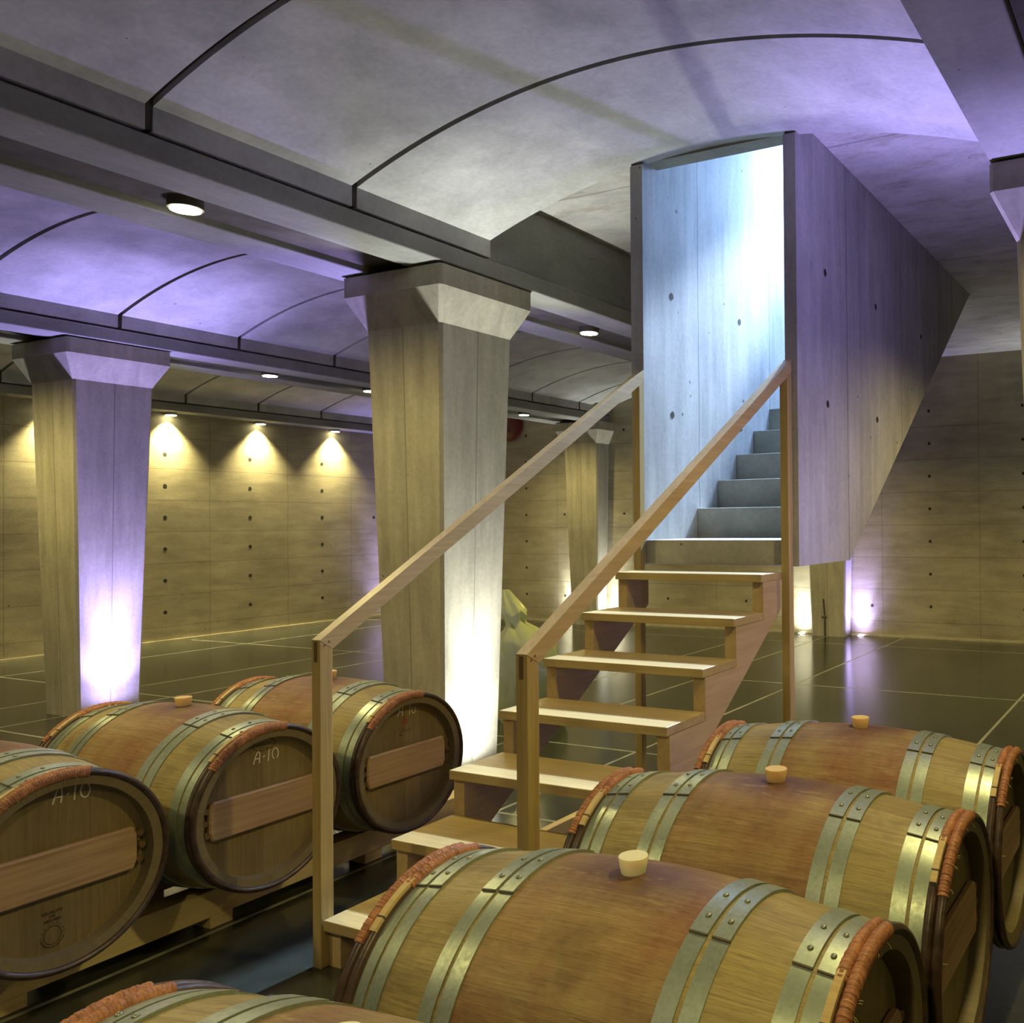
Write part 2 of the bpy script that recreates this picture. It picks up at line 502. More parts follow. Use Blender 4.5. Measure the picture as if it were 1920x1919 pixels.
# ------------------------------------------------------------------ room shell
XW, XE, YB, YF = -12.45, 7.95, 11.5, -4.5
ZSLAB = 3.66
tag(link_mesh('floor', boxes((XW-.2, XE+.2, YF-.2, YB+.2, -.2, 0)), M['floor']), 'dark polished concrete floor with pale joint lines', 'floor', kind='structure')

def wall_with_holes(name, b, m, holes, nrm, label, hr=.02):
    bm = boxes(b)
    for h in holes:
        disc(bm, h, nrm, hr, 1)
        # flat dark disc painting the shade inside the cone hole
    o = link_mesh(name, bm, [m, M['hole']])
    return tag(o, label, 'wall', kind='structure')
hl = [(XW+.0015, 7.53+1.21*k, .405+.425*j) for k in range(-2, 3) for j in range(6)]
hl += [(XW+.0015, 10.95, .405+.425*j) for j in (0, 3)]
wall_with_holes('wall_left', (XW-.2, XW, YF, YB, 0, 3.75), M['wall_l'], hl, (1, 0, 0), 'long concrete side wall with tie holes under three bright spots', .026)
hb = [(x, YB-.0015, .417+.425*j) for x in (-9.66, -3.04) for j in range(7)]
hb += [(x, YB-.0015, .41+1.28*j) for x in (-8.9, -7.78, -3.84) for j in range(3)]
hb += [(x, YB-.0015, .417+.425*j) for x in (-7.015, -5.72) for j in (0, 3)]
hb += [(x, YB-.0015, .417+.425*j) for x in (-1.85, -11.0) for j in range(7)]
wall_with_holes('wall_back', (XW-.2, XE+.2, YB, YB+.2, 0, 3.75), M['wall_b'], hb, (0, -1, 0), 'concrete end wall with tie holes behind the staircase')
wall_with_holes('wall_right', (XE, XE+.2, YF, YB, 0, 3.75), M['wall_l'], [], (-1, 0, 0), 'concrete side wall to the right of the camera')
wall_with_holes('wall_front', (XW-.2, XE+.2, YF-.2, YF, 0, 3.75), M['wall_b'], [], (0, 1, 0), 'concrete wall behind the camera')

def skirting(name, b, label):
    tag(link_mesh(name, boxes(b), M['skirt']), label, 'skirting', kind='structure')
M['skirt'] = plain('pale_sealant_strip', (.50, .46, .30), .7, var=.2)
skirting('baseboard_left', (XW, XW+.02, YF, YB, 0, .035), 'pale strip along the foot of the side wall')
skirting('baseboard_back', (XW+.02, XE, YB-.02, YB, 0, .03), 'pale strip along the foot of the end wall')
# stairwell dims
WXL0, WXL1, WXR0, WXR1 = -2.845, -2.765, -1.895, -1.825
WY0 = 4.29
# flat slab over the stair bay, with the stair opening
bm = bmesh.new()
xs0, xs1 = -3.97, -.70
box(bm, xs0, WXL0-.002, 4.34, YB, ZSLAB, 3.95)
box(bm, WXR1+.002, xs1, 4.34, YB, ZSLAB, 3.95)
box(bm, WXL0-.002, WXR1+.002, 8.47, YB, ZSLAB, 3.95)
tag(link_mesh('ceiling_slab', bm, M['slab']), 'flat stained concrete ceiling slab round the stair shaft', 'ceiling', kind='structure')
tag(link_mesh('trim_lintel', boxes((WXL1, WXR0, 4.345, 4.465, 3.60, 3.95)), M['step']), 'concrete lintel over the stair opening', 'lintel', kind='structure')
# roof above everything that keeps the room dark
bm = boxes((XW-.2, -3.97, YF, YB, 3.75, 3.95), (xs1, XE+.2, YF, YB, 3.75, 3.95), (-3.97, xs1, YF, 4.34, 3.75, 3.95))
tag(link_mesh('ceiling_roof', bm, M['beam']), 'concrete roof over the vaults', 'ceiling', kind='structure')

# vaults
def vault(name, xa, xb, joints, y0, y1, label):
    zs, zr = 3.32, 3.615
    N = 40
    def arc(off):
        o = []
        for i in range(N+1):
            t = i/N; x = xa+(xb-xa)*t; k = 2*t-1
            o.append((x, zs+(zr-zs)*(1-k*k)+off))
        return o
    bm = bmesh.new()
    ys = [y0]+[j for j in joints if y0 < j < y1]+[y1]
    lo = arc(0.0); hi = arc(.045)
    outline = [(xa, 3.212)]+lo+[(xb, 3.212), (xb+.043, 3.212), (xb+.043, hi[-1][1]+.02)]+hi[::-1][1:-1]+[(xa-.043, hi[0][1]+.02), (xa-.043, 3.212)]
    for a, b in zip(ys, ys[1:]):
        prism(bm, outline, 1, a+(.016 if a != y0 else 0), b-(.016 if b != y1 else 0), 0)
    # mortar seen in the open joints
    lo2 = arc(.03); hi2 = arc(.09)
    prism(bm, [(xa-.012, 3.22)]+lo2+[(xb+.012, 3.22), (xb+.043, 3.22), (xb+.043, hi2[-1][1])]+hi2[::-1][1:-1]+[(xa-.043, hi2[0][1]), (xa-.043, 3.22)], 1, y0+.03, y1-.03, 1)
    o = link_mesh(name, bm, [M['vault'], M['dark']])
    return tag(o, label, 'ceiling', kind='structure')
J = [3.335-1.025*k for k in range(1, 9)]+[3.335]
J = sorted(J)
J2 = sorted([4.497+1.04*k for k in range(-8, 7)])
vault('ceiling_vault', -3.92, -.755, J, YF, 4.345, 'shallow concrete vault over the wooden stairs and barrels')
vault('ceiling_vault', -8.03, -4.81, J2, YF, YB, 'shallow purple-lit concrete vault between the two big columns')
vault('ceiling_vault', -12.14, -8.92, J2, YF, YB, 'shallow concrete vault along the spot-lit side wall')
vault('ceiling_vault', 4.24, XE-.05, J2, YF, YB, 'shallow concrete vault along the wall to the right')
vault('ceiling_vault', .135, 3.35, J2, YF, YB, 'shallow concrete vault to the right of the camera')

# beams: ledge + stem
def beam(x0, x1, ledge, y0, y1, label, ztop=3.75):
    bm = bmesh.new()
    L = .05
    if ledge > 0: pts = [(x0, 3.09), (x1, 3.09), (x1, 3.195), (x1-L, 3.205), (x1-L, ztop), (x0, ztop)]
    else: pts = [(x0, 3.09), (x1, 3.09), (x1, ztop), (x0+L, ztop), (x0+L, 3.205), (x0, 3.195)]
    prism(bm, pts, 1, y0, y1)
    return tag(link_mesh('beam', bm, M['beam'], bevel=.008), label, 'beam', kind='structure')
for xc, who in ((-8.475, 'row of the purple column at left'), (-4.365, 'row of the big middle column'), (-.31, 'row of the column cut by the frame at right'), (3.795, 'row beyond the right edge of the frame')):
    beam(xc-.445, xc-.165, -1, YF, YB, 'concrete beam over the '+who+', side facing left')
    beam(xc+.165, xc+.445, 1, YF, YB, 'concrete beam over the '+who+', side facing right')
    tag(link_mesh('ceiling_slot', boxes((xc-.165, xc+.165, YF, YB, 3.13, 3.75)), M['slot']), 'dark slot board between the twin beams over the '+who, 'ceiling', kind='structure')
beam(XW, -12.14, 1, YF, YB, 'concrete edge beam along the top of the spot-lit side wall')

# columns
def column(x, y, label, zt=2.757):
    root = empty('column', (x, y, 0), label, 'column', kind='structure')
    def frustum(bm, h0, z0, h1, z1, ch=.018):
        def ring(h, z):
            q = [(-h+ch, -h), (h-ch, -h), (h, -h+ch), (h, h-ch), (h-ch, h), (-h+ch, h), (-h, h-ch), (-h, -h+ch)]
            return [bm.verts.new((a, b, z)) for a, b in q]
        A = ring(h0, z0); B = ring(h1, z1)
        for i in range(8): bm.faces.new((A[i], A[(i+1) % 8], B[(i+1) % 8], B[i]))
        return A, B
    bm = bmesh.new()
    A, B = frustum(bm, .238, 0, .31, zt)
    bm.faces.new(A[::-1]); bm.faces.new(B)
    # thin formwork joint up the middle of every face
    o = link_mesh('shaft', bm, M['column'], root)
    bm = bmesh.new()
    for a in range(4):
        c, s = [(1, 0), (0, 1), (-1, 0), (0, -1)][a]
        pts = []
        for (h, z) in ((.2385, 0.0), (.3106, zt)):
            for w in (-.004, .004): pts.append((h*c-w*s, h*s+w*c, z))
        vs = [bm.verts.new(p) for p in pts]
        bm.faces.new((vs[0], vs[1], vs[3], vs[2]))
    link_mesh('formwork_joint', bm, M['joint'], root)
    bm = bmesh.new()
    A, B = frustum(bm, .31, zt, .405, 2.955)
    A2, B2 = frustum(bm, .405, 2.955, .405, 3.078)
    bm.faces.new(A[::-1]); bm.faces.new(B2)
    bmesh.ops.remove_doubles(bm, verts=bm.verts, dist=1e-5)
    link_mesh('capital', bm, M['column'], root)
    return root
M['joint'] = plain('formwork_seam', (.24, .225, .17), .9)
COLS = {
    'L': (-8.45, 4.518), 'M': (-4.325, 4.335), 'R': (-.35, 4.30), 'FL': (-8.36, 11.5), 'FM': (-4.39, 11.52)}
column(*COLS['L'], 'tapered concrete column washed purple on its right face, left of the barrels')
column(*COLS['M'], 'large tapered concrete column in the middle, white light on its right face')
column(*COLS['R'], 'tapered concrete column with flared capital cut off by the right edge')
column(*COLS['FL'], 'far tapered concrete column at the end wall, seen behind the left handrail')
column(*COLS['FM'], 'far tapered concrete column at the end wall, seen under the stair shaft')

# ------------------------------------------------------------------ concrete stair shaft
def side_wall(name, x0, x1, mats, holes, label):
    bm = bmesh.new()
    pts = [(WY0, 1.315), (5.06, 1.315), (8.43, 3.66), (9.6, 4.47), (9.6, 5.6), (4.345, 5.6), (4.345, 3.62), (WY0, 3.57)]
    prism(bm, pts, 0, x0, x1)
    for f in bm.faces:
        f.material_index = 0
    for h, nx in holes: disc(bm, h, (nx, 0, 0), .021, 1)
    return tag(link_mesh(name, bm, mats, bevel=0), label, 'wall', kind='structure')
side_wall('wall_stair_left', WXL0, WXL1, [M['well'], M['hole']],
          [((WXL1+.0015, y, z), 1) for y, z in ((4.6, 2.893), (5.496, 2.918), (4.6, 2.188), (5.5, 2.188), (6.6, 2.92))], 'daylit concrete wall on the left of the stair shaft')
side_wall('wall_stair_right', WXR0, WXR1, [M['well_out'], M['hole']],
          [((WXR1+.0015, y, z), 1) for y, z in ((4.70, 2.94), (5.6, 2.94), (6.7, 2.945), (4.72, 2.205), (5.61, 2.205))], 'purple-lit concrete wall on the right of the stair shaft')
# flight of concrete steps
NS = 14
prof = [(WY0+.005, 1.318), (WY0+.005, 1.452)]
y, z = 4.886, 1.452
for i in range(NS):
    prof.append((y, z)); z += .184; prof.append((y, z)); y += .27
prof.append((y, z)); prof.append((y, z-.22)); prof.append((5.06, 1.318))
bm = bmesh.new(); prism(bm, prof, 0, WXL1, WXR0)
st = link_mesh('stair_flight', bm, M['step'], bevel=.006)
tag(st, 'grey concrete steps rising inside the daylit stair shaft', 'steps', kind='structure')
bm = boxes((WXL0, WXR1, 9.6, 9.7, 3.955, 5.7), (WXL0, WXR1, 4.245, 4.345, 3.96, 5.7), (WXL0, WXR1, 4.245, 9.7, 5.6, 5.7))
tag(link_mesh('wall_stair_head', bm, M['well']), 'concrete walls closing the head of the stair shaft', 'wall', kind='structure')

# ------------------------------------------------------------------ wooden staircase
st = empty('staircase', (-2.33, 3.2, 0), 'open timber staircase with two handrails climbing to the concrete shaft', 'stairs')
SO = Vector((-2.33, 3.2, 0))
def sloc(bm):
    bmesh.ops.translate(bm, verts=bm.verts, vec=-SO); return bm
TX0, TX1 = -2.76, -1.90
TY = [2.202+.298*i for i in range(7)]
TZ = [.169+.1865*i for i in range(7)]
for i in range(7):
    d = .315 if i < 6 else .24
    bm = boxes((TX0, TX1, TY[i], TY[i]+d, TZ[i]-.038, TZ[i]))
    link_mesh('tread', sloc(bm), M['oak_x'], st, bevel=.0025)
def stringer(x0, x1):
    pts = [(TY[0]+.024, 0)]
    for i in range(7):
        pts.append((TY[i]+.024, TZ[i]-.0385))
        pts.append(((TY[i+1]+.024) if i < 6 else 4.225, TZ[i]-.0385))
    pts += [(4.225, 1.10), (2.545, 0)]
    bm = bmesh.new(); prism(bm, pts, 0, x0, x1)
    return link_mesh('stringer', sloc(bm), M['oak_y'], st, bevel=.002)
stringer(-2.758, -2.702); stringer(-1.962, -1.902)
# posts and handrails
def balustrade(x0, x1, fy0, fy1, by0, by1, ztf, ztb):
    slope = (ztb-ztf)/(by1-fy0)
    th = .068
    bm = bmesh.new()
    zt1 = ztf+slope*(fy1-fy0)
    prism(bm, [(fy0, 0), (fy1, 0), (fy1, zt1-th), (fy0, ztf-.003)], 0, x0, x1)
    p = link_mesh('post', sloc(bm), M['oak_z'], st, bevel=.002)
    bm = boxes((x0+.013, x0+.029, fy0-.0012, fy0+.01, ztf-.078, ztf-.006))
    link_mesh('tenon_end', sloc(bm), M['plug'], st)
    bm = bmesh.new()
    for k in (0, 1): disc(bm, (x1+.0008, fy0+.019+.018*k, ztf-.012+slope*.018*k-.008), (1, 0, 0), .0045, 0, 10)
    link_mesh('dowel_end', sloc(bm), M['plug'], st)
    bm = bmesh.new()
    prism(bm, [(by0, 0), (by1, 0), (by1, ztb-th*.9), (by0, ztb-slope*(by1-by0)-th)], 0, x0, x1)
    link_mesh('post', sloc(bm), M['oak_z'], st, bevel=.002)
    bm = bmesh.new()
    prism(bm, [(fy0, ztf-.002), (fy1, zt1-th), (by0, ztb-slope*(by1-by0)-th), (by1, ztb-th*.9), (by1, ztb), (fy0, ztf)], 0, x0, x1)
    link_mesh('handrail', sloc(bm), M['oak_y'], st, bevel=.002)
balustrade(-2.803, -2.761, 2.195, 2.247, 4.236, 4.283, 1.148, 2.407)
balustrade(-1.899, -1.855, 2.206, 2.262, 4.226, 4.284, 1.145, 2.392)

# ------------------------------------------------------------------ wine barrels
RB, RH, HALF, ZC = .3425, .287, .53, .3425
def rr(x): return RB-(RB-RH)*(abs(x)/HALF)**1.9
def make_barrel():
    root = empty('wine_barrel', (0, 0, 0), 'x', 'barrel')
    bm = bmesh.new()
    xs = [-HALF+2*HALF*i/40 for i in range(41)]
    prof = [(x, rr(x)) for x in xs]
    th = .027
    prof = [(-HALF+.06, rr(HALF)-th-.004), (-HALF+.004, rr(HALF)-th)]+prof+[(HALF-.004, rr(HALF)-th), (HALF-.06, rr(HALF)-th-.004)]
    lathe_x(bm, prof, 112, ZC)
    link_mesh('staves', bm, M['stave'], root)
    for sgn in (1, -1):
        x = sgn*(HALF-.048)
        bm = bmesh.new()
        lathe_x(bm, [(x-.012*sgn, .262), (x, .262), (x, .0001)], 64, ZC, smooth=False)
        hd = link_mesh('barrel_head', bm, M['head'], root)
        # crossbar with bevelled lower edge, pegged at both ends
        z0, z1, w = ZC-.073, ZC+.069, .222
        bm = bmesh.new()
        prism(bm, [(-w+.012, z0), (w-.012, z0), (w, z0+.03), (w, z1-.03), (w-.012, z1), (-w+.012, z1), (-w, z1-.03), (-w, z0+.03)], 0, x, x+.024*sgn)
        link_mesh('crossbar', bm, M['cross'], hd, bevel=.006, seg=1)
        for py, pz in ((-.232, .042), (-.238, 0), (-.230, -.045), (.232, .042), (.238, 0), (.230, -.045)):
            bm = bmesh.new()
            tube(bm, [(x, py, ZC+pz), (x+.022*sgn, py, ZC+pz)], .011, 8)
            link_mesh('peg', bm, M['plug'], hd)
        # metal hoops with an overlapping riveted end
        for (a, b) in ((.207, .244), (.254, .290), (.410, .447), (.456, .489)):
            bm = bmesh.new()
            t = .0035
            def band(a0, a1, lift, n, closed=True):
                lathe_x(bm, [(sgn*a, rr(a)+lift), (sgn*b, rr(b)+lift), (sgn*b, rr(b)+lift+t), (sgn*a, rr(a)+lift+t)], n, ZC, True, 0, a0, a1)
            band(0, 2*PI, 0.0, 112)
            ph = R_(22)
            band(-R_(26), ph, t, 14)
            # dark cut end of the overlap
            lathe_x(bm, [(sgn*a, rr(a)+t*.6), (sgn*b, rr(b)+t*.6), (sgn*b, rr(b)+2*t), (sgn*a, rr(a)+2*t)], 1, ZC, True, 1, ph, ph+R_(.7), False)
            hp = link_mesh('metal_hoop', bm, [M['galv'], M['edge']], root)
            m = (a+b)/2
            for k, an in enumerate((R_(15), R_(3))):
                bm = bmesh.new()
                r0 = rr(m)+2*t
                prf = [(.0062, 0), (.0058, .0022), (.004, .0038), (.0015, .0045)]
                lathe_z(bm, prf, 12)
                rot = Matrix.Rotation(an, 4, 'X')
                bmesh.ops.transform(bm, matrix=Matrix.Translation((sgn*m, -math.sin(an)*r0, ZC+math.cos(an)*r0)) @ rot, verts=bm.verts)
                link_mesh('rivet', bm, M['rivet'], hp)
        # split chestnut hoops bound with wicker
        for k, (cxx, lo, hi, so) in enumerate(((.5005, -R_(16), R_(24), R_(52)), (.5255, -R_(12), R_(50), R_(53)))):
            R0 = RH+.011
            bm = bmesh.new()
            pr = [(sgn*cxx+.0128*math.cos(2*PI*i/10), R0+.0115*math.sin(2*PI*i/10)) for i in range(10)]
            lathe_x(bm, pr, 96, ZC, True)
            wh = link_mesh('wooden_hoop', bm, M['bark'], root)
            # wrapping: ridged sleeve
            bm = bmesh.new()
            n = int((hi-lo)/R_(1.5))
            rings = []
            N = n*6
            for i in range(N+1):
                a = lo+(hi-lo)*i/N
                rb = (.0160+.0010*math.sin(PI*i/6)**2)*(1 if 0 < i < N else .8)
                jit = .0005*math.sin(i*1.7)+.0006*math.sin(i*.41)
                ring = []
                for q in range(14):
                    w = 2*PI*q/14
                    xx = sgn*cxx+(rb+jit)*math.cos(w)*.84; rad = R0+(rb+jit)*math.sin(w)
                    ring.append(bm.verts.new((xx, -rad*math.sin(a), ZC+rad*math.cos(a))))
                rings.append(ring)
            for i in range(N):
                for q in range(14):
                    f = bm.faces.new((rings[i][q], rings[i][(q+1) % 14], rings[i+1][(q+1) % 14], rings[i+1][q])); f.smooth = True
            bm.faces.new(rings[0][::-1]); bm.faces.new(rings[-1])
            link_mesh('wicker_binding', bm, M['wicker'], wh, crease=80)
            if k == 0:
                bm = bmesh.new()
                lathe_x(bm, [(sgn*(cxx-.009), R0+.004), (sgn*(cxx+.009), R0+.004), (sgn*(cxx+.008), R0+.0155), (sgn*(cxx-.008), R0+.0155)], 8, ZC, True, 0, hi-R_(3), R_(45))
                link_mesh('splint', bm, M['splint'], wh)
                bm = bmesh.new()
                lathe_x(bm, [(sgn*(cxx-.0095), R0+.004), (sgn*(cxx+.0095), R0+.004), (sgn*(cxx+.0088), R0+.0162), (sgn*(cxx-.0088), R0+.0162)], 1, ZC, True, 0, R_(39), R_(39.7))
                link_mesh('binding_cord', bm, M['edge'], wh)
            else:
                # frayed ends
                bm = bmesh.new()
                rnd = random.Random(3+k*7+sgn)
                for i in range(9):
                    a = rnd.uniform(lo, hi+.5); rad = R0-.006
                    p = Vector((sgn*(cxx+.011), -rad*math.sin(a), ZC+rad*math.cos(a)))
                    q = p+Vector((sgn*rnd.uniform(.002, .012), rnd.uniform(-.01, .01), rnd.uniform(-.016, .01)))
                    tube(bm, [p, (p+q)/2+Vector((sgn*.001, .001, .001)), q], [.0007, .0006, .0003], 4)
                link_mesh('frayed_fibre', bm, M['splint'], wh)['kind'] = 'stuff'
    # bung
    bm = bmesh.new()
    lathe_z(bm, [(.0245, RB*2-.006), (.0315, RB*2+.031), (.0305, RB*2+.0335), (.0295, RB*2+.034)], 32)
    for f in bm.faces: pass
    link_mesh('bung', bm, M['bung'], root)
    return root

def copy_tree(o, parent=None):
    c = o.copy(); col.objects.link(c); c.parent = parent
    for ch in o.children: copy_tree(ch, c)
    return c

XL_, XR_ = -3.70, -1.05
ZR = .147
BZ = .1422
proto = make_barrel()
RL = 'right-hand row of barrels beside the stairs'; LL = 'left-hand row of barrels on the pale rails'
spots = [
    (XR_, .865, 'oak wine barrel nearest the camera, only its top showing at the lower left', RL),
    (XR_, 1.575, 'oak wine barrel with white bung, large in front of the bottom stair treads', RL),
    (XR_, 2.288, 'oak wine barrel second from the back in the right-hand row, amber bung', RL),
    (XR_, 3.00, 'oak wine barrel farthest back in the right-hand row', RL),
    (XL_, 1.62, 'oak wine barrel cut by the left edge, round stamp low on its head', LL),
    (XL_, 2.308, 'oak wine barrel half hidden by the left stair post, oval stamp above chalk A-10', LL),
    (XL_, 2.995, 'oak wine barrel in front of the middle column, small red mark on its head', LL)]
barrels = []
for i, (x, y, lab, grp) in enumerate(spots):
    b = proto if i == 0 else copy_tree(proto)
    b.location = (x, y, BZ)
    b['label'] = lab; b['group'] = grp
    b.rotation_euler = (R_(random.uniform(-2, 2)) if 0 else 0, 0, 0)
    barrels.append(b)

for i, b in enumerate(barrels):
    if i in (0, 1): continue
    for c in b.children:
        if c.name.startswith('bung'):
            c.material_slots[0].link = 'OBJECT'; c.material_slots[0].material = M['bung_amber']
def front_head(b):
    hs = [c for c in b.children if c.name.startswith('barrel_head')]
    return max(hs, key=lambda c: sum(v.co.x for v in c.data.vertices))

XH = HALF-.048+.0012
def strokes(name, parent, b, polys, m, r=.0022, depth=.25):
    """pen strokes given in world (y, z) on the head of a barrel"""
    bm = bmesh.new()
    for pl in polys:
        tube(bm, [(XH, y-b.location.y, z-b.location.z) for y, z in pl], r, 6, 0, (0, depth))
    return link_mesh(name, bm, m, parent)
def glyphs(y0, z0, w, h, dz, form):
    """hand-chalked A-10, y to the right, baseline rising by dz"""
    def P(u, v): return (y0+u*w, z0+v*h+u*dz)
    def arc(cu, cv, ru, rv, a, b, n=14): return [P(cu+ru*math.cos(R_(a+(b-a)*i/n)), cv+rv*math.sin(R_(a+(b-a)*i/n))) for i in range(n+1)]
    out = []
    out.append([P(0, 0), P(.07, .5), P(.14, .88), P(.19, 1.0), P(.24, .85), P(.25, .5), P(.22, 0.0)])
    out.append([P(.07, .42), P(.24, .38)])
    if form == 1: out.append([P(.38, .42), P(.43, .44)])
    else: out.append([P(.37, .42), P(.44, .5)])
    out.append([P(.58, -.02), P(.59, .4), P(.62, .95)])
    if form == 0: out.append(arc(.88, .42, .13, .45, 120, 440))
    elif form == 1: out.append(arc(.80, .28, .10, .27, 110, 420))
    else: out.append(arc(.86, .48, .12, .46, -60, 250))
    return out
b1, b2, b3 = barrels[4], barrels[5], barrels[6]
strokes('chalk_lettering', front_head(b1), b1, glyphs(1.603, .688, .105, .050, 0, 0), M['chalk'])
strokes('chalk_lettering', front_head(b2), b2, glyphs(2.268, .648, .105, .045, 0, 2), M['chalk'])
strokes('chalk_lettering', front_head(b3), b3, glyphs(2.955, .690, .115, .05, 0, 1), M['chalk'])
def ell(cy, cz, ry, rz, n=36, a=0, b=360): return [(cy+ry*math.cos(R_(a+(b-a)*i/n)), cz+rz*math.sin(R_(a+(b-a)*i/n))) for i in range(n+1)]
# round stamp with lettering above it on the first barrel
polys = [ell(1.603, .285, .024, .028), ell(1.603, .285, .032, .037, 36, -170, -20)]
rnd = random.Random(5)
for k in range(16):
    a = R_(22.5*k); c = (1.603+.031*math.cos(a), .285+.036*math.sin(a))
    polys.append([(c[0]-.002, c[1]-.002), (c[0]+.002, c[1]+.002)])
strokes('round_stamp', front_head(b1), b1, polys, M['brand'], .0011)
def text(parent, b, s, y, z, size, m, name, xs=1.0):
    cu = bpy.data.curves.new(name, 'FONT'); cu.body = s; cu.size = size; cu.align_x = 'CENTER'; cu.extrude = .0003
    tmp = bpy.data.objects.new(name, cu); col.objects.link(tmp)
    me = bpy.data.meshes.new_from_object(tmp.evaluated_get(bpy.context.evaluated_depsgraph_get()))
    bpy.data.objects.remove(tmp)
    o = bpy.data.objects.new(name, me); col.objects.link(o)
    me.materials.clear(); me.materials.append(m)
    o.parent = parent
    o.rotation_euler = (R_(90), 0, R_(90))
    o.location = (XH+.0004, y-b.location.y, z-b.location.z)
    o.scale = (xs, 1, 1)
    return o
h1 = front_head(b1)
text(h1, b1, 'QUALITE', 1.603, .352, .014, M['brand'], 'stamp_lettering', 1.0)
text(h1, b1, 'DES', 1.603, .340, .011, M['brand'], 'stamp_lettering')
text(h1, b1, 'GRAVIER', 1.603, .327, .012, M['brand'], 'stamp_lettering')
# oval stamp
h2 = front_head(b2)
strokes('oval_stamp', h2, b2, [ell(2.312, .714, .045, .022), [(2.285, .712), (2.292, .722), (2.298, .710), (2.306, .722), (2.314, .712), (2.324, .724), (2.332, .713), (2.342, .721)], [(2.29, .702), (2.33, .700)]], M['brand'], .0014)
# red crest and dark signature
h3 = front_head(b3)
strokes('red_mark', h3, b3, [ell(2.995, .660, .010, .012), [(2.985, .684), (2.995, .672), (3.003, .680)], [(2.988, .656), (3.002, .660)]], M['redink'], .0022)
strokes('signature', h3, b3, [[(2.968, .600), (2.985, .640), (2.975, .618), (2.992, .632), (2.990, .615), (3.002, .628), (3.002, .616), (3.012, .624), (3.020, .614), (3.030, .626)], [(2.962, .606), (2.982, .602)]], M['brand'], .0015)

# ------------------------------------------------------------------ timber rails
def rail(x0, x1, y0, y1, top, gap, feet, label, grp=None):
    root = empty('timber_rail', ((x0+x1)/2, (y0+y1)/2, 0), label, 'rail', grp)
    o = Vector((-(x0+x1)/2, -(y0+y1)/2, 0))
    bm = boxes((x0, x1, y0, y1, gap, top)); bmesh.ops.translate(bm, verts=bm.verts, vec=o)
    link_mesh('plank', bm, M['rail'], root, bevel=.002)
    for a, b in feet:
        bm = boxes((x0, x1, a, b, 0, gap)); bmesh.ops.translate(bm, verts=bm.verts, vec=o)
        link_mesh('foot', bm, M['rail'], root, bevel=.002)
    return root
fl = [(.86, .95), (1.55, 1.638), (2.24, 2.331), (2.96, 3.055), (3.60, 3.69)]
rail(-3.535, -3.43, .5, 3.72, ZR, .045, fl, 'pale timber rail under the near heads of the left-hand barrels')
rail(-3.97, -3.865, .5, 3.72, ZR, .045, fl, 'pale timber rail under the far ends of the left-hand barrels')
rail(-1.33, -1.225, .3, 3.6, ZR, .045, fl, 'pale timber rail under the stair side of the right-hand barrels')
rail(-.875, -.77, .3, 3.6, ZR, .045, fl, 'pale timber rail under the right side of the right-hand barrels')
rail(-2.78, -2.735, 2.9, 4.2, .115, .055, [(2.9, 3.0), (3.42, 3.5), (4.1, 4.2)], 'low pale timber rail lying on the floor under the wooden stairs')

# ------------------------------------------------------------------ plastic film bundle behind the column
bm = bmesh.new()
rnd = random.Random(11)
NU, NV = 40, 44
PZ = [(0, 0, .27), (.12, 0, .285), (.3, 0, .265), (.5, 0, .26), (.62, -.02, .235), (.69, -.07, .16), (.75, -.13, .075), (.79, -.14, .085), (.84, -.15, .11), (.92, -.19, .075), (1.02, -.24, .03)]
def plerp(z):
    for (za, ca, wa), (zb, cb, wb) in zip(PZ, PZ[1:]):
        if z <= zb: t = (z-za)/(zb-za); return ca+(cb-ca)*t, wa+(wb-wa)*t
    return PZ[-1][1:]
g = []
for j in range(NV+1):
    z = 1.02*j/NV
    cx_, hw = plerp(z)
    row = []
    for i in range(NU):
        a = 2*PI*i/NU
        k = 1+.10*math.sin(3*a+6*z)+.07*math.sin(7*a-9*z+1)+.05*math.sin(11*a+17*z)
        row.append(bm.verts.new((cx_+hw*k*math.cos(a), hw*.8*k*math.sin(a), z+.018*math.sin(4*a+3)*min(1, z*3)*(1 if j < NV else 0))))
    g.append(row)
for j in range(NV):
    for i in range(NU):
        f = bm.faces.new((g[j][i], g[j][(i+1) % NU], g[j+1][(i+1) % NU], g[j+1][i])); f.smooth = True
bm.faces.new(g[-1]); bm.faces.new(g[0][::-1])
o = link_mesh('plastic_film', bm, M['film'])
o.location = (-4.755, 5.68, .0)
tag(o, 'crumpled yellow-green plastic film bundle behind the middle column', 'plastic film')

# dark red drum on the end wall
root = empty('wall_disc', (-9.98, YB, 3.16), 'dark red round drum high on the end wall, mostly behind the middle column', 'reel')
bm = bmesh.new(); lathe_z(bm, [(.26, 0), (.27, .02), (.27, .09), (.25, .10), (.12, .10), (.10, .07)], 40)
bmesh.ops.rotate(bm, verts=bm.verts, cent=(0, 0, 0), matrix=Matrix.Rotation(R_(90), 3, 'X'))
link_mesh('drum', bm, M['disc'], root)
# conduit stub on the far column
root = empty('conduit_pipe', (-4.43, 11.265, 0), 'thin dark pipe standing against the far column under the shaft', 'pipe')
bm = bmesh.new(); tube(bm, [(0, 0, 0), (0, -.004, .3), (-.02, 0, .5)], .012, 10)
link_mesh('pipe', bm, M['slot'], root)
bm = bmesh.new(); tube(bm, [(-.045, 0, .27), (.03, 0, .27)], .014, 8)
link_mesh('bracket', bm, M['steel'], root)

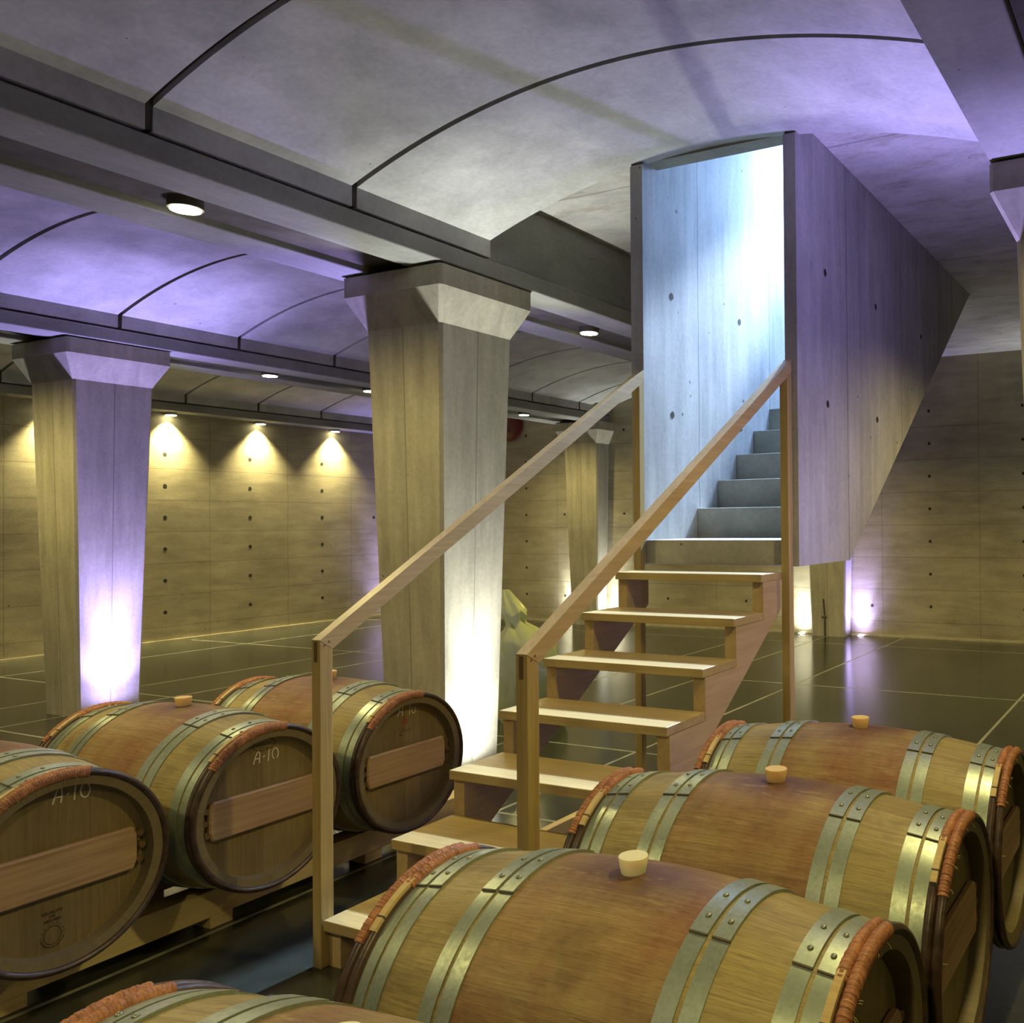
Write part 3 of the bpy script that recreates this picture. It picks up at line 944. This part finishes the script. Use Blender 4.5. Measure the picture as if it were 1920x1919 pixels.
# ------------------------------------------------------------------ lamps
def light(kind, name, loc, power, color, **kw):
    d = bpy.data.lights.new(name, kind); d.energy = power; d.color = color
    for k, v in kw.items(): setattr(d, k, v)
    o = bpy.data.objects.new(name, d); col.objects.link(o); o.location = loc
    return o
def aim(o, d): o.rotation_euler = Vector(d).to_track_quat('-Z', 'Y').to_euler()

def downlight(x, y, z, label, power, ang=160, r=.066, ztop=3.13):
    root = empty('downlight', (x, y, z), label, 'lamp', 'round ceiling downlights')
    bm = bmesh.new()
    lathe_z(bm, [(r+.012, 0), (r+.012, ztop-z)], 28)
    lathe_z(bm, [(r+.012, -.004), (r+.012, 0.0)], 28)
    link_mesh('housing', bm, M['slot'], root)
    bm = bmesh.new(); lathe_z(bm, [(r, -.012), (r, -.0045)], 28)
    link_mesh('lens', bm, M['lamp'], root)
    l = light('SPOT', 'downlight_beam', (x, y, z-.02), power, WARM, spot_size=R_(ang), spot_blend=.8, shadow_soft_size=.06)
    aim(l, (0, 0, -1))
    return root
PD = 190
downlight(-4.365, 2.74, 3.09, 'bright round downlight in the beam slot left of the middle column', PD)
downlight(-4.365, 5.97, 3.09, 'round downlight in the beam slot between middle column and stair shaft', PD)
downlight(-8.475, 6.17, 3.09, 'round downlight in the second beam slot, just right of the purple column', PD)
downlight(-8.475, 7.41, 3.09, 'small round downlight touching the left edge of the middle column', PD)
downlight(-8.475, 10.05, 3.09, 'far round downlight in the second beam slot, just right of the middle column', PD)
# out of view; the row beyond the right edge is added to light the heads
for x, y in ((-4.365, -.5), (-8.475, 2.9), (-.31, 2.75), (-.31, 6.0), (-.31, -.5), (-.31, 9.2), (-4.365, 9.2), (3.795, 1.2), (3.795, 5.0), (3.795, 9.2)):
    l = light('SPOT', 'downlight_beam', (x, y, 3.05), PD*(.75 if x > -1 else 1), WARM, spot_size=R_(160), spot_blend=.8, shadow_soft_size=.06)
    aim(l, (0, 0, -1))

WALLS = {6.2: 'round wall-washing spot peeping out behind the purple column', 7.56: 'leftmost round wall spot between the two big columns',
         8.85: 'middle round wall spot between the two big columns', 10.13: 'rightmost round wall spot between the two big columns'}
for y, lab in WALLS.items():
    root = empty('wall_spot', (-12.365, y, 3.09), lab, 'lamp', 'spots along the side wall')
    bm = bmesh.new(); lathe_z(bm, [(.075, -.035), (.075, 0)], 28); link_mesh('housing', bm, M['steel'], root)
    bm = bmesh.new(); lathe_z(bm, [(.062, -.042), (.062, -.0355)], 28); link_mesh('lens', bm, M['lamp'], root)
    l = light('SPOT', 'wall_spot_beam', (-12.365, y, 3.04), 560, (1, .86, .44), spot_size=R_(98), spot_blend=.85, shadow_soft_size=.05)
    aim(l, (-.02, 0, -1))

PUR = (.43, .36, 1.0); WHI = (.97, 1.0, .95)
def uplight(x, y, kind, label, power, dx=0.0):
    root = empty('floor_uplight', (x, y, 0), label, 'lamp', 'floor uplights at the columns')
    bm = bmesh.new(); lathe_z(bm, [(.06, 0), (.06, .006), (.045, .007)], 24); link_mesh('trim_ring', bm, M['steel'], root)
    bm = bmesh.new(); lathe_z(bm, [(.044, .0072), (.044, .009)], 24)
    link_mesh('lens', bm, M['led_purple' if kind == 'P' else 'led_white'], root)
    for pw, an in ((power*(2.6 if kind == 'P' else 1.6), 46), (power*(.85 if kind == 'P' else .45), 100), (power*.15, 176)):
        l = light('SPOT', 'uplight_beam', (x, y, .02), pw, PUR if kind == 'P' else WHI, spot_size=R_(an), spot_blend=1.0, shadow_soft_size=.04)
        aim(l, (dx, 0, 1))
PU = 260
c = COLS
uplight(c['L'][0]+.43, c['L'][1], 'P', 'purple floor uplight on the right of the left column, behind a barrel', PU*1.2)
uplight(c['L'][0]-.43, c['L'][1], 'W', 'floor uplight on the left of the left column', PU*.5)
uplight(c['M'][0]-.43, c['M'][1], 'P', 'purple floor uplight on the left of the middle column', PU*1.2)
uplight(c['M'][0]+.43, c['M'][1], 'W', 'white floor uplight on the right of the middle column, behind the stairs', PU*1.1)
uplight(c['R'][0]-.43, c['R'][1], 'P', 'purple floor uplight at the column on the right edge', PU*1.2)
uplight(c['FL'][0]+.42, 11.40, 'W', 'white floor uplight on the right of the far column behind the handrail', PU*.5)
uplight(c['FL'][0]-.42, 11.40, 'W', 'white floor uplight on the left of the far column behind the handrail', PU*.45)
uplight(-12.15, 11.05, 'P', 'purple floor uplight in the far corner of the two walls', PU*.5)
uplight(c['FM'][0]-.44, 11.41, 'W', 'white floor uplight left of the far column under the stair shaft', PU*.5)
uplight(c['FM'][0]+.41, 11.42, 'P', 'purple floor uplight right of the far column under the stair shaft', PU*.6)
# the next row of uplights, behind the camera
for x, k, p in ((-3.94, 'P', .5), (-.74, 'P', .5), (-4.71, 'P', .7), (-8.06, 'P', .7)):
    l = light('SPOT', 'uplight_beam', (x, -2.75, .02), PU*p, PUR if k == 'P' else WHI, spot_size=R_(125), spot_blend=1.0, shadow_soft_size=.04)
    aim(l, (0, 0, 1))

# uplight of the last column of the right-hand row, hidden behind the near column
for pw, an in ((PU*1.1, 60), (PU*.5, 110)):
    l = light('SPOT', 'uplight_beam', (-.80, 11.38, .02), pw, WHI, spot_size=R_(an), spot_blend=1.0, shadow_soft_size=.04)
    aim(l, (0, 0, 1))
# daylight falling down the shaft from the floor above
l = light('AREA', 'shaft_daylight', (-2.3, 6.75, 4.35), 215, (.33, .54, 1.0), shape='RECTANGLE', size=.6, size_y=.9)
aim(l, (-.45, -.1, -.85))
l = light('SPOT', 'shaft_skylight', (-2.33, 8.1, 5.45), 6500, (.58, .75, 1.0), spot_size=R_(20), spot_blend=.35, shadow_soft_size=.12)
aim(l, (0, -4.9, -4.55))

w = bpy.data.worlds.new('world'); sc.world = w; w.use_nodes = True
w.node_tree.nodes['Background'].inputs[0].default_value = (.6, .7, 1, 1)
w.node_tree.nodes['Background'].inputs[1].default_value = .05

# ------------------------------------------------------------------ render look
vs = sc.view_settings
vs.view_transform = 'Standard'; vs.look = 'None'; vs.gamma = 1; vs.use_curve_mapping = False
vs.exposure = 0.0
sc.cycles.use_denoising = True
sc.cycles.max_bounces = 6
sc.cycles.diffuse_bounces = 4
sc.cycles.use_adaptive_sampling = True
sc.cycles.adaptive_threshold = 0.06
sc.cycles.adaptive_min_samples = 20
sc.cycles.sample_clamp_indirect = 6
